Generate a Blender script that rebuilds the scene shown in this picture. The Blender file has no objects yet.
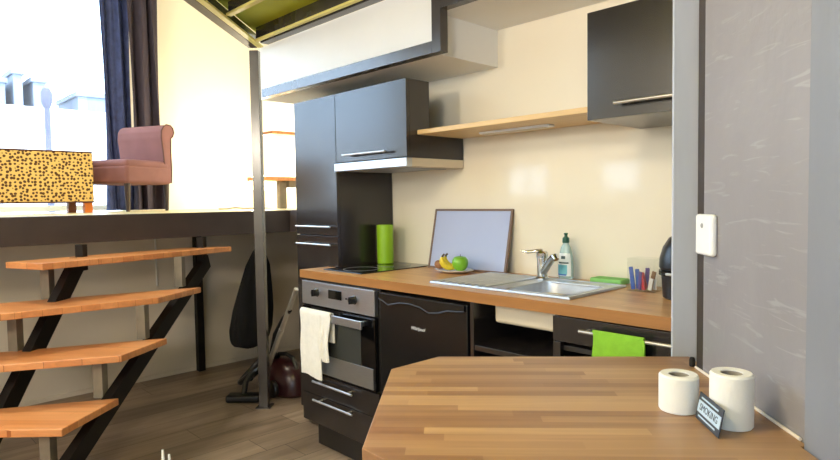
import bpy, bmesh, math, random
from mathutils import Vector, Matrix
R = random.Random(7)
COL = bpy.context.scene.collection
H = 1.235                       # eye height
ANG = math.radians(47.3)        # the turned direction of the bar, stairs and loft edge
SA, CA = math.sin(ANG), math.cos(ANG)
YW = 2.20                       # kitchen wall


def wf(p, w, z=0.0):            # turned frame (across, away, up) -> room
    return Vector((SA*p - CA*w, CA*p + SA*w, z))


TURN = math.atan2(CA, SA)

# ------------------------------------------------------------------ materials


def lin(c):
    return tuple(((v/255)/12.92 if v/255 <= .04045 else ((v/255+.055)/1.055)**2.4) for v in c) + (1,)


MATS = {}


def mat(name, rgb, rough=.5, metal=0, spec=.5, var=.0, vscale=8, vstretch=(1, 1, 1), bump=0, bscale=60,
        emit=None, estr=0, coat=0, transmission=0, alpha=1):
    m = bpy.data.materials.new(name)
    m.use_nodes = True
    nt = m.node_tree
    b = nt.nodes['Principled BSDF']
    c = lin(rgb)
    b.inputs['Base Color'].default_value = c
    b.inputs['Roughness'].default_value = rough
    b.inputs['Metallic'].default_value = metal
    b.inputs['Specular IOR Level'].default_value = spec
    b.inputs['Coat Weight'].default_value = coat
    b.inputs['Transmission Weight'].default_value = transmission
    b.inputs['Alpha'].default_value = alpha
    if emit:
        b.inputs['Emission Color'].default_value = lin(emit)
        b.inputs['Emission Strength'].default_value = estr
    tc = nt.nodes.new('ShaderNodeTexCoord')
    mp = nt.nodes.new('ShaderNodeMapping')
    mp.inputs['Scale'].default_value = vstretch
    nt.links.new(tc.outputs['Object'], mp.inputs['Vector'])
    n = nt.nodes.new('ShaderNodeTexNoise')
    n.inputs['Scale'].default_value = vscale
    n.inputs['Detail'].default_value = 6
    nt.links.new(mp.outputs['Vector'], n.inputs['Vector'])
    mr = nt.nodes.new('ShaderNodeMapRange')
    mr.inputs['From Min'].default_value = .3
    mr.inputs['From Max'].default_value = .7
    mr.inputs['To Min'].default_value = 1 - var
    mr.inputs['To Max'].default_value = 1 + var
    nt.links.new(n.outputs['Fac'], mr.inputs['Value'])
    mx = nt.nodes.new('ShaderNodeVectorMath')
    mx.operation = 'SCALE'
    mx.inputs[0].default_value = c[:3]
    nt.links.new(mr.outputs['Result'], mx.inputs['Scale'])
    nt.links.new(mx.outputs['Vector'], b.inputs['Base Color'])
    if bump:
        n2 = nt.nodes.new('ShaderNodeTexNoise')
        n2.inputs['Scale'].default_value = bscale
        n2.inputs['Detail'].default_value = 5
        nt.links.new(mp.outputs['Vector'], n2.inputs['Vector'])
        bp = nt.nodes.new('ShaderNodeBump')
        bp.inputs['Strength'].default_value = bump
        bp.inputs['Distance'].default_value = .01
        nt.links.new(n2.outputs['Fac'], bp.inputs['Height'])
        nt.links.new(bp.outputs['Normal'], b.inputs['Normal'])
    MATS[name] = m
    return m


def stave(name, c1, c2, row, length, rough=.4, mortar=.0012, mcol=None, rot=0.0, grain=.18, spec=.5, coat=0, gl=(2.5, 60, 60)):
    """planks or glued staves along local x"""
    m = mat(name, c1, rough, spec=spec, coat=coat)
    nt = m.node_tree
    b = nt.nodes['Principled BSDF']
    for l in list(b.inputs['Base Color'].links):
        nt.links.remove(l)
    tc = nt.nodes.new('ShaderNodeTexCoord')
    mp = nt.nodes.new('ShaderNodeMapping')
    mp.inputs['Rotation'].default_value = (0, 0, rot)
    nt.links.new(tc.outputs['Object'], mp.inputs['Vector'])
    sx = nt.nodes.new('ShaderNodeSeparateXYZ')
    nt.links.new(mp.outputs['Vector'], sx.inputs[0])
    dv = nt.nodes.new('ShaderNodeMath')
    dv.operation = 'DIVIDE'
    dv.inputs[1].default_value = row
    nt.links.new(sx.outputs['Y'], dv.inputs[0])
    fl = nt.nodes.new('ShaderNodeMath')
    fl.operation = 'FLOOR'
    nt.links.new(dv.outputs[0], fl.inputs[0])
    wnz = nt.nodes.new('ShaderNodeTexWhiteNoise')
    wnz.noise_dimensions = '1D'
    nt.links.new(fl.outputs[0], wnz.inputs['W'])
    ma = nt.nodes.new('ShaderNodeMath')
    ma.operation = 'MULTIPLY_ADD'
    ma.inputs[1].default_value = length*3
    nt.links.new(wnz.outputs['Value'], ma.inputs[0])
    nt.links.new(sx.outputs['X'], ma.inputs[2])
    cb = nt.nodes.new('ShaderNodeCombineXYZ')
    nt.links.new(ma.outputs[0], cb.inputs['X'])
    nt.links.new(sx.outputs['Y'], cb.inputs['Y'])
    br = nt.nodes.new('ShaderNodeTexBrick')
    br.offset = 0
    br.offset_frequency = 2
    br.inputs['Color1'].default_value = lin(c1)
    br.inputs['Color2'].default_value = lin(c2)
    br.inputs['Mortar'].default_value = lin(mcol or c2)
    br.inputs['Scale'].default_value = 1
    br.inputs['Mortar Size'].default_value = mortar
    br.inputs['Brick Width'].default_value = length
    br.inputs['Row Height'].default_value = row
    nt.links.new(cb.outputs['Vector'], br.inputs['Vector'])
    ms = nt.nodes.new('ShaderNodeMapping')
    ms.inputs['Scale'].default_value = gl
    nt.links.new(mp.outputs['Vector'], ms.inputs['Vector'])
    n = nt.nodes.new('ShaderNodeTexNoise')
    n.inputs['Scale'].default_value = 1
    n.inputs['Detail'].default_value = 7
    n.inputs['Distortion'].default_value = .6
    nt.links.new(ms.outputs['Vector'], n.inputs['Vector'])
    mr = nt.nodes.new('ShaderNodeMapRange')
    mr.inputs['From Min'].default_value = .3
    mr.inputs['From Max'].default_value = .7
    mr.inputs['To Min'].default_value = 1-grain
    mr.inputs['To Max'].default_value = 1+grain
    nt.links.new(n.outputs['Fac'], mr.inputs['Value'])
    mx = nt.nodes.new('ShaderNodeVectorMath')
    mx.operation = 'SCALE'
    nt.links.new(br.outputs['Color'], mx.inputs[0])
    nt.links.new(mr.outputs['Result'], mx.inputs['Scale'])
    nt.links.new(mx.outputs['Vector'], b.inputs['Base Color'])
    return m


M_WALL = mat('cream_plaster', (240, 232, 212), .65, var=.012, vscale=3, bump=.05, bscale=90)
M_KWALL = mat('glossy_cream_splashback', (238, 229, 208), .07, var=.012, vscale=2, spec=.5)
M_UWALL = mat('matte_cream_upper_wall', (244, 235, 214), .65, var=.012, vscale=2)
M_SEAM = mat('dark_brown_seam', (58, 49, 43), .55, var=.25, vscale=14)
M_GREY = mat('greige_partition', (224, 213, 197), .7, var=.02, vscale=2)
M_WHITE = mat('white_board_lining', (236, 236, 234), .6, var=.01)
M_FLOOR = stave('grey_brown_vinyl_planks', (160, 142, 125), (130, 114, 100), .19, 1.3, .42, .0015, (58, 50, 44), math.radians(90), .22, gl=(2.2, 22, 22))
M_DECK = stave('pale_deck_boards', (214, 200, 150), (198, 184, 134), .14, 1.6, .3, .001, None, math.radians(90), .06)
M_TABLE = stave('walnut_oak_butcher_block', (182, 144, 102), (138, 97, 65), .030, .40, .34, .0, None, 0, .14)
M_TOP = stave('beech_worktop', (214, 164, 106), (186, 132, 78), .042, .5, .33, .0005, (160, 110, 62), 0, .08)
M_TREAD = stave('orange_beech_tread', (222, 156, 102), (206, 136, 84), .05, .55, .3, .0005, (160, 92, 46), 0, .10)
M_SHELF = stave('light_oak_shelf', (226, 190, 132), (208, 168, 110), .2, 1.2, .4, .0005, None, 0, .08)
M_LAM = mat('dark_wenge_laminate', (40, 36, 36), .20, spec=.72, var=.10, vscale=5, vstretch=(1, 6, .5))
M_LAMIN = mat('dark_carcass', (34, 30, 28), .5, var=.1)
M_STEEL = mat('dark_painted_steel', (66, 62, 62), .24, var=.12, vscale=14, spec=1.0)
M_STAIR = mat('black_stair_steel', (27, 24, 23), .55, var=.15, vscale=10, spec=.25)
M_FASCIA = mat('dark_brown_fascia', (62, 52, 50), .55, var=.12, vscale=8)
M_BRONZE = mat('olive_grey_steel', (124, 117, 104), .5, var=.12, vscale=20)
M_INOX = mat('brushed_stainless', (202, 206, 212), .38, metal=1, var=.06, vscale=30, vstretch=(1, 20, 20))
M_CHROME = mat('chrome', (205, 207, 210), .08, metal=1)
M_SATIN = mat('satin_handle_metal', (206, 204, 198), .28, metal=.85)
M_BLACKGL = mat('black_glass', (10, 10, 11), .05, spec=.6)
M_OVENGL = mat('oven_window_glass', (58, 60, 58), .07, spec=.6)
M_BLACK = mat('black_enamel', (20, 20, 21), .24, spec=.5)
M_BLACKP = mat('black_plastic', (24, 24, 26), .33)
M_MATTEB = mat('matte_black', (22, 21, 21), .75)
M_LIME = mat('lime_green', (150, 200, 30), .4, var=.03)
M_LIMEC = mat('lime_cloth', (138, 196, 52), .9, var=.08, vscale=30, bump=.3, bscale=250)
M_WCLOTH = mat('white_terry', (238, 234, 224), .95, var=.04, vscale=40, bump=.4, bscale=260)
M_PAPER = mat('white_tissue', (232, 229, 224), .9, var=.02, vscale=25, bump=.12, bscale=160)
M_CARD = mat('grey_cardboard', (150, 142, 130), .9)
M_PLATE = mat('white_ceramic', (238, 235, 228), .15)
M_BANANA = mat('banana_skin', (232, 206, 52), .5, var=.08, vscale=40)
M_BANTIP = mat('banana_tip', (82, 66, 34), .7)
M_APPLE = mat('green_apple_skin', (124, 186, 48), .3, var=.1, vscale=30)
M_KIWI = mat('brown_fruit_skin', (150, 104, 66), .7, var=.15, vscale=60)
M_FRAME = mat('brown_frame_wood', (120, 96, 80), .5, var=.1, vscale=20)
M_PANELW = mat('pale_lilac_white_board', (168, 176, 206), .32, var=.01)
M_CREAMP = mat('cream_plastic', (222, 208, 182), .5)
M_SPONGE = mat('green_sponge', (142, 206, 118), .95, bump=.5, bscale=180)
M_DKGREEN = mat('dark_green_plastic', (18, 84, 62), .35)
M_BOTTLE = mat('translucent_aqua_bottle', (204, 232, 230), .15, transmission=.45, spec=.5)
M_LABELW = mat('white_label', (236, 240, 240), .4)
M_LABELB = mat('aqua_label', (120, 196, 210), .4)
M_LABELBL = mat('blue_label', (70, 110, 190), .4)
M_LABELG = mat('dark_label_mark', (70, 90, 92), .4)
M_CLEAR = mat('clear_plastic', (250, 250, 250), .05, transmission=1, spec=.4)
M_STICKS = [mat('blue_wrapper', (52, 92, 178), .4), mat('red_wrapper', (190, 60, 66), .4),
            mat('white_wrapper', (232, 230, 226), .4), mat('brown_wrapper', (132, 92, 60), .4), mat('violet_wrapper', (96, 72, 140), .4)]
M_WPLAST = mat('white_plastic', (240, 240, 240), .35)
M_GREYP = mat('grey_plastic', (150, 152, 156), .4)
M_WLINE = mat('white_sealant', (236, 226, 214), .6)
M_PRINT = mat('white_print', (225, 225, 225), .5)
M_SIGND = mat('dark_card', (54, 60, 70), .45)
M_SIGNL = mat('pale_card_band', (186, 206, 224), .45)
M_CHAIR = mat('dusty_pink_velvet', (124, 82, 80), .85, var=.1, vscale=6, bump=.15, bscale=200)
M_CHAIRP = mat('dark_piping', (86, 52, 46), .8)
M_LEGD = mat('dark_wood_leg', (46, 32, 30), .5)
M_LEGLIT = mat('lit_wood_leg', (226, 124, 44), .45)  # front bench legs, the light on them put into the colour
M_LEGSHADE = mat('shaded_wood_leg', (140, 84, 52), .5)  # back bench legs, same wood with the shade put into the colour
M_CURB = mat('blue_damask_curtain', (52, 62, 104), .75, var=.3, vscale=16, bump=.2, bscale=60)
M_CURD = mat('dark_plum_curtain', (54, 45, 56), .85, var=.12, vscale=10)
M_ALU = mat('white_window_frame', (226, 230, 236), .4)
M_GREENC = mat('lime_painted_ceiling_board', (186, 192, 44), .6, var=.12, vscale=4)
M_YELF = mat('cream_flange_paint', (226, 214, 128), .5, var=.06)
M_COAT = mat('black_cloth', (26, 25, 27), .9, var=.2, vscale=14, bump=.3, bscale=60)
M_RED = mat('dark_red_plastic', (50, 18, 22), .3)
M_CONC = mat('grey_mauve_screed_plaster', (142, 139, 143), .40, var=.08, vscale=3.5, vstretch=(1, 1, .7), bump=.16, bscale=26)
M_PIL = mat('blue_grey_screed_plaster', (128, 131, 140), .40, var=.12, vscale=5, vstretch=(1, 1, .35), bump=.15, bscale=20)
M_POST = mat('pale_grey_steel_post', (196, 200, 210), .35, metal=.1, var=.07, vscale=10, vstretch=(1, 1, .2))
M_OUTW = mat('white_garden_render', (240, 240, 240), .9)
M_OUTB = mat('pale_blue_facade', (128, 132, 142), .9, var=.1, vscale=.3)
M_OUTD = mat('distant_tree_grey', (96, 96, 112), .9)
M_OUTG = mat('terrace_paving', (190, 196, 200), .8)


def leopard():
    m = mat('leopard_fabric', (222, 176, 74), .85)
    nt = m.node_tree
    b = nt.nodes['Principled BSDF']
    for l in list(b.inputs['Base Color'].links):
        nt.links.remove(l)
    tc = nt.nodes.new('ShaderNodeTexCoord')
    ns = nt.nodes.new('ShaderNodeTexNoise')
    ns.inputs['Scale'].default_value = 20
    nt.links.new(tc.outputs['Object'], ns.inputs['Vector'])
    mixv = nt.nodes.new('ShaderNodeVectorMath')
    mixv.operation = 'MULTIPLY_ADD'
    mixv.inputs[1].default_value = (.014, .014, .014)
    nt.links.new(ns.outputs['Color'], mixv.inputs[0])
    nt.links.new(tc.outputs['Object'], mixv.inputs[2])
    v = nt.nodes.new('ShaderNodeTexVoronoi')
    v.inputs['Scale'].default_value = 40
    v.inputs['Randomness'].default_value = .62
    nt.links.new(mixv.outputs['Vector'], v.inputs['Vector'])
    cr = nt.nodes.new('ShaderNodeValToRGB')
    e = cr.color_ramp.elements
    e[0].position = .32
    e[0].color = lin((52, 30, 16))
    e[1].position = .44
    e[1].color = lin((230, 190, 112))
    k = e.new(.16)
    k.color = lin((92, 52, 22))
    nt.links.new(v.outputs['Distance'], cr.inputs['Fac'])
    nt.links.new(cr.outputs['Color'], b.inputs['Base Color'])
    return m


M_LEO = leopard()


def scratches(m, sc=(3, 3, 26), amt=.2):
    """pale trowel streaks across the plaster"""
    nt = m.node_tree
    b = nt.nodes['Principled BSDF']
    src = b.inputs['Base Color'].links[0].from_socket
    tc = nt.nodes.new('ShaderNodeTexCoord')
    mp = nt.nodes.new('ShaderNodeMapping')
    mp.inputs['Scale'].default_value = sc
    mp.inputs['Rotation'].default_value = (0.0, .10, 0)
    nt.links.new(tc.outputs['Object'], mp.inputs['Vector'])
    n = nt.nodes.new('ShaderNodeTexNoise')
    n.inputs['Scale'].default_value = 2.4
    n.inputs['Detail'].default_value = 3
    n.inputs['Distortion'].default_value = 1.2
    nt.links.new(mp.outputs['Vector'], n.inputs['Vector'])
    cr = nt.nodes.new('ShaderNodeValToRGB')
    e = cr.color_ramp.elements
    e[0].position = .60
    e[0].color = (0, 0, 0, 1)
    e[1].position = .70
    e[1].color = (1, 1, 1, 1)
    nt.links.new(n.outputs['Fac'], cr.inputs['Fac'])
    mu = nt.nodes.new('ShaderNodeMath')
    mu.operation = 'MULTIPLY'
    mu.inputs[1].default_value = amt
    nt.links.new(cr.outputs['Color'], mu.inputs[0])
    mx = nt.nodes.new('ShaderNodeMix')
    mx.data_type = 'RGBA'
    mx.inputs['B'].default_value = lin((200, 200, 206))
    nt.links.new(mu.outputs[0], mx.inputs['Factor'])
    nt.links.new(src, mx.inputs['A'])
    nt.links.new(mx.outputs['Result'], b.inputs['Base Color'])


scratches(M_CONC)


def pane_material(name, tint=(1, 1, 1), glossy=.06):
    m = bpy.data.materials.new(name)
    m.use_nodes = True
    nt = m.node_tree
    nt.nodes.clear()
    o = nt.nodes.new('ShaderNodeOutputMaterial')
    t = nt.nodes.new('ShaderNodeBsdfTransparent')
    t.inputs['Color'].default_value = (*tint, 1)
    g = nt.nodes.new('ShaderNodeBsdfGlossy')
    g.inputs['Roughness'].default_value = .02
    mx = nt.nodes.new('ShaderNodeMixShader')
    mx.inputs['Fac'].default_value = glossy
    nt.links.new(t.outputs[0], mx.inputs[1])
    nt.links.new(g.outputs[0], mx.inputs[2])
    nt.links.new(mx.outputs[0], o.inputs['Surface'])
    return m


M_PANE = pane_material('window_glass')
M_CLEAR2 = pane_material('thin_clear_plastic', (.97, .98, .98), .04)

# ------------------------------------------------------------------ mesh builder


class MB:
    def __init__(self):
        self.bm = bmesh.new()

    def _merge(self, b2, mtx=None):
        if mtx is not None:
            bmesh.ops.transform(b2, matrix=mtx, verts=b2.verts)
        me = bpy.data.meshes.new('tmp')
        b2.to_mesh(me)
        b2.free()
        self.bm.from_mesh(me)
        bpy.data.meshes.remove(me)
        return self

    def box(self, x0, x1, y0, y1, z0, z1, bev=.002, seg=2, mtx=None):
        b = bmesh.new()
        vs = [b.verts.new((x, y, z)) for x in (x0, x1) for y in (y0, y1) for z in (z0, z1)]
        for f in ((0, 1, 3, 2), (4, 6, 7, 5), (0, 4, 5, 1), (2, 3, 7, 6), (0, 2, 6, 4), (1, 5, 7, 3)):
            b.faces.new([vs[i] for i in f])
        bmesh.ops.recalc_face_normals(b, faces=b.faces)
        if bev:
            d = min(bev, .45*min(abs(x1-x0), abs(y1-y0), abs(z1-z0)))
            bmesh.ops.bevel(b, geom=list(b.edges), offset=d, segments=seg, affect='EDGES', profile=.5)
        return self._merge(b, mtx)

    def prism(self, pts, z0, z1, bev=.002, seg=2, mtx=None):
        """polygon pts (x,y) extruded z0..z1"""
        b = bmesh.new()
        lo = [b.verts.new((x, y, z0)) for x, y in pts]
        hi = [b.verts.new((x, y, z1)) for x, y in pts]
        n = len(pts)
        b.faces.new(lo)
        b.faces.new(hi)
        for i in range(n):
            b.faces.new((lo[i], lo[(i+1) % n], hi[(i+1) % n], hi[i]))
        bmesh.ops.recalc_face_normals(b, faces=b.faces)
        if bev:
            bmesh.ops.bevel(b, geom=list(b.edges), offset=bev, segments=seg, affect='EDGES', profile=.5)
        return self._merge(b, mtx)

    def tube(self, pts, r, n=12, cap=True):
        """swept tube; r number or list"""
        pts = [Vector(p) for p in pts]
        rs = r if isinstance(r, (list, tuple)) else [r]*len(pts)
        b = bmesh.new()
        rings = []
        up = None
        for i, p in enumerate(pts):
            a = pts[max(i-1, 0)]
            c = pts[min(i+1, len(pts)-1)]
            t = (c-a).normalized()
            if up is None:
                up = t.orthogonal().normalized()
            else:
                up = (up - t*up.dot(t)).normalized()
            s = t.cross(up)
            rings.append([b.verts.new(p + (up*math.cos(k*2*math.pi/n) + s*math.sin(k*2*math.pi/n))*rs[i]) for k in range(n)])
        for i in range(len(rings)-1):
            for k in range(n):
                b.faces.new((rings[i][k], rings[i][(k+1) % n], rings[i+1][(k+1) % n], rings[i+1][k]))
        if cap:
            b.faces.new(rings[0])
            b.faces.new(rings[-1])
        bmesh.ops.recalc_face_normals(b, faces=b.faces)
        return self._merge(b)

    def lathe(self, prof, c=(0, 0, 0), n=32, sx=1, sy=1, mtx=None):
        """profile [(r,z)] turned around z at c"""
        b = bmesh.new()
        rings = []
        for r, z in prof:
            if r < 1e-6:
                rings.append([b.verts.new((c[0], c[1], c[2]+z))])
            else:
                rings.append([b.verts.new((c[0]+r*sx*math.cos(k*2*math.pi/n), c[1]+r*sy*math.sin(k*2*math.pi/n), c[2]+z)) for k in range(n)])
        for i in range(len(rings)-1):
            a, d = rings[i], rings[i+1]
            for k in range(n):
                q = [a[k % len(a)], a[(k+1) % len(a)], d[(k+1) % len(d)], d[k % len(d)]]
                q = list(dict.fromkeys(q))
                if len(q) > 2:
                    b.faces.new(q)
        bmesh.ops.recalc_face_normals(b, faces=b.faces)
        return self._merge(b, mtx)

    def bar(self, a, b_, wid, dep, bev=.002):
        """rectangular bar a->b; wid sideways, dep in the upright plane"""
        a, b_ = Vector(a), Vector(b_)
        t = (b_-a)
        L = t.length
        t.normalize()
        side = t.cross(Vector((0, 0, 1)))
        if side.length < 1e-4:
            side = Vector((1, 0, 0))
        side.normalize()
        upv = side.cross(t)
        m = Matrix((side.to_4d(), t.to_4d(), upv.to_4d(), (0, 0, 0, 1))).transposed()
        m[0][3], m[1][3], m[2][3] = a
        m[3] = (0, 0, 0, 1)
        return self.box(-wid/2, wid/2, 0, L, -dep/2, dep/2, bev, 2, m)

    def sheet(self, fn, nu, nv, thick):
        """grid fn(u,v)->point, thickened"""
        b = bmesh.new()
        g = [[b.verts.new(fn(i/nu, j/nv)) for j in range(nv+1)] for i in range(nu+1)]
        for i in range(nu):
            for j in range(nv):
                b.faces.new((g[i][j], g[i+1][j], g[i+1][j+1], g[i][j+1]))
        bmesh.ops.recalc_face_normals(b, faces=b.faces)
        if thick:
            bmesh.ops.solidify(b, geom=list(b.faces), thickness=thick)
        return self._merge(b)

    def text(self, s, size, mtx, depth=.0006, shear=0):
        cu = bpy.data.curves.new('lettering', 'FONT')
        cu.body = s
        cu.size = size
        cu.extrude = depth
        cu.shear = shear
        cu.align_x = 'CENTER'
        cu.align_y = 'CENTER'
        o = bpy.data.objects.new('lettering', cu)
        COL.objects.link(o)
        bpy.context.view_layer.update()
        me = bpy.data.meshes.new_from_object(o.evaluated_get(bpy.context.evaluated_depsgraph_get()))
        bpy.data.objects.remove(o)
        bpy.data.curves.remove(cu)
        me.transform(mtx)
        self.bm.from_mesh(me)
        bpy.data.meshes.remove(me)
        return self


WM = {}                                   # world matrices of what has been linked


def thing(name, label, cat, loc, rz=0.0, group=None):
    o = bpy.data.objects.new(name, None)
    o.empty_display_size = .05
    COL.objects.link(o)
    o.location = loc
    o.rotation_euler = (0, 0, rz)
    WM[o] = Matrix.Translation(Vector(loc)) @ Matrix.Rotation(rz, 4, 'Z')
    tag(o, label, cat, group)
    return o


def tag(o, label, cat, group=None):
    o['label'] = label
    o['category'] = cat
    if group:
        o['group'] = group
    return o


def obj(name, mb, material, parent=None, base=None, rz=0.0, local=False, sharp=.6):
    """links the mesh as one object; points are room coordinates unless local"""
    me = bpy.data.meshes.new(name)
    if parent is not None:
        m = WM[parent]
        mine = m
    else:
        mine = Matrix.Translation(Vector(base or (0, 0, 0))) @ Matrix.Rotation(rz, 4, 'Z')
    if not local:
        bmesh.ops.transform(mb.bm, matrix=mine.inverted(), verts=mb.bm.verts)
    mb.bm.to_mesh(me)
    mb.bm.free()
    me.polygons.foreach_set('use_smooth', [True]*len(me.polygons))
    me.set_sharp_from_angle(angle=sharp)
    me.materials.append(material)
    o = bpy.data.objects.new(name, me)
    COL.objects.link(o)
    wn = o.modifiers.new('weighted_normals', 'WEIGHTED_NORMAL')
    wn.keep_sharp = True
    wn.weight = 100
    if parent is not None:
        o.parent = parent
    else:
        o.location = base or (0, 0, 0)
        o.rotation_euler = (0, 0, rz)
    WM[o] = mine
    return o


def struct(name, mb, material, parent=None, **k):
    o = obj(name, mb, material, parent, **k)
    if parent is None:
        o['kind'] = 'structure'
    return o


def TR(p, w, z=0):                         # matrix of the turned frame at a point
    return Matrix.Translation(wf(p, w, z)) @ Matrix.Rotation(TURN, 4, 'Z')


# ================================================================== the setting
XB, XF = -5.95, 3.2                        # window wall, far right
YB = -2.6                                  # wall behind the viewer
ZT = 4.3
struct('floor', MB().box(-4.46, XF, YB-.1, 3.45, -.08, 0, 0), M_FLOOR)
struct('floor_mezzanine', MB().box(XB-.1, -3.60, YB-.1, 3.45, 1.06, 1.182, 0).box(-3.60, -3.30, 2.40, 3.45, 1.06, 1.182, 0), M_DECK)
struct('wall_partition', MB().box(-4.46, -4.35, YB-.1, 3.3, 0, 1.06, 0), M_GREY)
struct('baseboard_partition', MB().box(-4.35, -4.34, YB, 3.3, 0, .03, .001), M_GREY)
# window wall with one tall opening
WY0, WY1, WZ0, WZ1 = -1.86, 1.93, 1.21, 3.9
struct('wall_window', MB().box(XB-.15, XB, YB-.1, WY0, 1.182, ZT, 0).box(XB-.15, XB, WY1, 3.45, 1.182, ZT, 0)
       .box(XB-.15, XB, WY0, WY1, WZ1, ZT, 0), M_WALL)
struct('wall_end', MB().box(XB, -3.30, 3.30, 3.45, 1.182, ZT, 0), M_WALL)
struct('wall_under_deck', MB().box(-4.46, -3.30, 3.30, 3.45, 0, 1.06, 0), M_GREY)
struct('wall_niche', MB().box(-3.45, -3.30, 2.20, 3.30, 0, ZT, 0), M_WALL)
struct('wall_kitchen', MB().box(-3.30, XF, YW, YW+.12, 0, 1.540, 0), M_KWALL)
struct('wall_kitchen_upper', MB().box(-3.30, XF, YW, YW+.12, 1.540, ZT, 0), M_UWALL)
struct('wall_right', MB().box(XF, XF+.12, YB-.1, YW+.12, 0, ZT, 0), M_WALL)
# wall behind the viewer: one broad window, two small ones, one high one added for its light
BX0, BX1, BZ0, BZ1 = .1, 2.2, .75, 2.08
S1 = (-5.42, -4.72, 1.27, 1.72)
S2 = (-3.92, -3.40, 1.30, 1.70)
b = MB()
HX0, HX1 = -5.40, -3.85
HB = 2.32
b.box(XB-.1, S1[0], YB-.12, YB, 0, HB, 0).box(S1[0], S1[1], YB-.12, YB, 0, S1[2], 0).box(S1[0], S1[1], YB-.12, YB, S1[3], HB, 0)
b.box(S1[1], S2[0], YB-.12, YB, 0, HB, 0).box(S2[0], S2[1], YB-.12, YB, 0, S2[2], 0).box(S2[0], S2[1], YB-.12, YB, S2[3], HB, 0)
b.box(S2[1], BX0, YB-.12, YB, 0, HB, 0).box(BX0, BX1, YB-.12, YB, 0, BZ0, 0).box(BX0, BX1, YB-.12, YB, BZ1, HB, 0)
b.box(BX1, XF+.1, YB-.12, YB, 0, HB, 0)
b.box(XB-.1, HX0, YB-.12, YB, HB, ZT, 0).box(HX0, HX1, YB-.12, YB, 4.0, ZT, 0).box(HX1, XF+.1, YB-.12, YB, HB, ZT, 0)
struct('wall_rear', b, M_WALL)
struct('ceiling', MB().box(XB-.15, XF+.1, YB-.1, 3.45, ZT, ZT+.1, 0), M_WALL)


def window(n, frame_mb, pane_mb):
    w = struct('window_%d' % n, frame_mb, M_ALU)
    obj('pane', pane_mb, M_PANE, w)
    return w


f = MB()
t = .05
for y0, y1 in ((WY0, WY0+t), (WY1-t, WY1)):
    f.box(XB-.11, XB-.05, y0, y1, WZ0, WZ1, .003)
f.box(XB-.11, XB-.05, WY0+t, WY1-t, WZ0-.02, WZ0+.03, .003).box(XB-.11, XB-.05, WY0+t, WY1-t, WZ1-.05, WZ1, .003)
f.box(XB-.11, XB-.05, -.35, -.30, WZ0+.03, WZ1-.05, .003)
window(1, f, MB().box(XB-.085, XB-.079, WY0+t, -.35, WZ0+.03, WZ1-.05, 0).box(XB-.085, XB-.079, -.30, WY1-t, WZ0+.03, WZ1-.05, 0))


def rear_window(n, x0, x1, z0, z1, mull):
    f = MB()
    t = .035
    f.box(x0, x0+t, YB-.08, YB-.03, z0, z1, .002).box(x1-t, x1, YB-.08, YB-.03, z0, z1, .002)
    f.box(x0+t, x1-t, YB-.08, YB-.03, z0, z0+t, .002).box(x0+t, x1-t, YB-.08, YB-.03, z1-t, z1, .002)
    for k in range(1, mull):
        x = x0+(x1-x0)*k/mull
        f.box(x-.02, x+.02, YB-.08, YB-.03, z0+t, z1-t, .002)
    window(n, f, MB().box(x0+t, x1-t, YB-.058, YB-.054, z0+t, z1-t, 0))


rear_window(2, BX0, BX1, BZ0, BZ1, 3)
rear_window(3, *S1, 2)
rear_window(4, *S2, 1)
rear_window(5, HX0, HX1, 2.32, 4.0, 2)  # unseen high window, added to brighten the white lining board

# soffit over the kitchen: low run over the tall units, a step, then higher
XS = -1.745
struct('ceiling_soffit', MB().box(-3.20, XS, 1.815, YW, 1.838, 2.14, 0).box(XS, .6, 1.815, YW, 2.005, 2.14, 0), M_WHITE)

# loft floor overhead
LC = wf(-1.042, 3.42)                      # its corner over the post
zl = 2.222
lo_pts = [(-3.22, 1.82), (.78, -2.6), (XF, -2.6), (XF, 1.82)]
struct('ceiling_loft', MB().prism(lo_pts, zl, zl+.06, 0), M_GREENC)

# ================================================================== kitchen
# ---- base cabinet with the oven
x0, x1 = -2.571, -1.968
cab = thing('oven_cabinet', 'dark base cabinet under the left worktop end holding the oven above two drawers', 'cabinet', (x0, 1.66, 0))
obj('carcass', MB().box(x0, x0+.016, 1.664, 2.18, .145, .860).box(x1-.016, x1, 1.664, 2.18, .145, .860)
    .box(x0+.016, x1-.016, 1.664, 2.18, .145, .161).box(x0+.016, x1-.016, 1.664, 2.18, .388, .402)
    .box(x0+.016, x1-.016, 2.168, 2.18, .161, .860), M_LAMIN, cab)
obj('plinth', MB().box(x0+.02, x1, 1.72, 1.735, 0, .145), M_LAMIN, cab)
for z0, z1, zh in ((.291, .398, .373), (.149, .288, .282)):
    d = obj('drawer', MB().box(x0+.003, x1-.003, 1.645, 1.663, z0, z1, .0015), M_LAM, cab)
    h = MB().tube([(-2.438, 1.617, zh-.006), (-2.130, 1.617, zh-.006)], .0055)
    for hx in (-2.40, -2.17):
        h.tube([(hx, 1.617, zh-.006), (hx, 1.646, zh-.006)], .004)
    obj('handle', h, M_SATIN, d)

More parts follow.
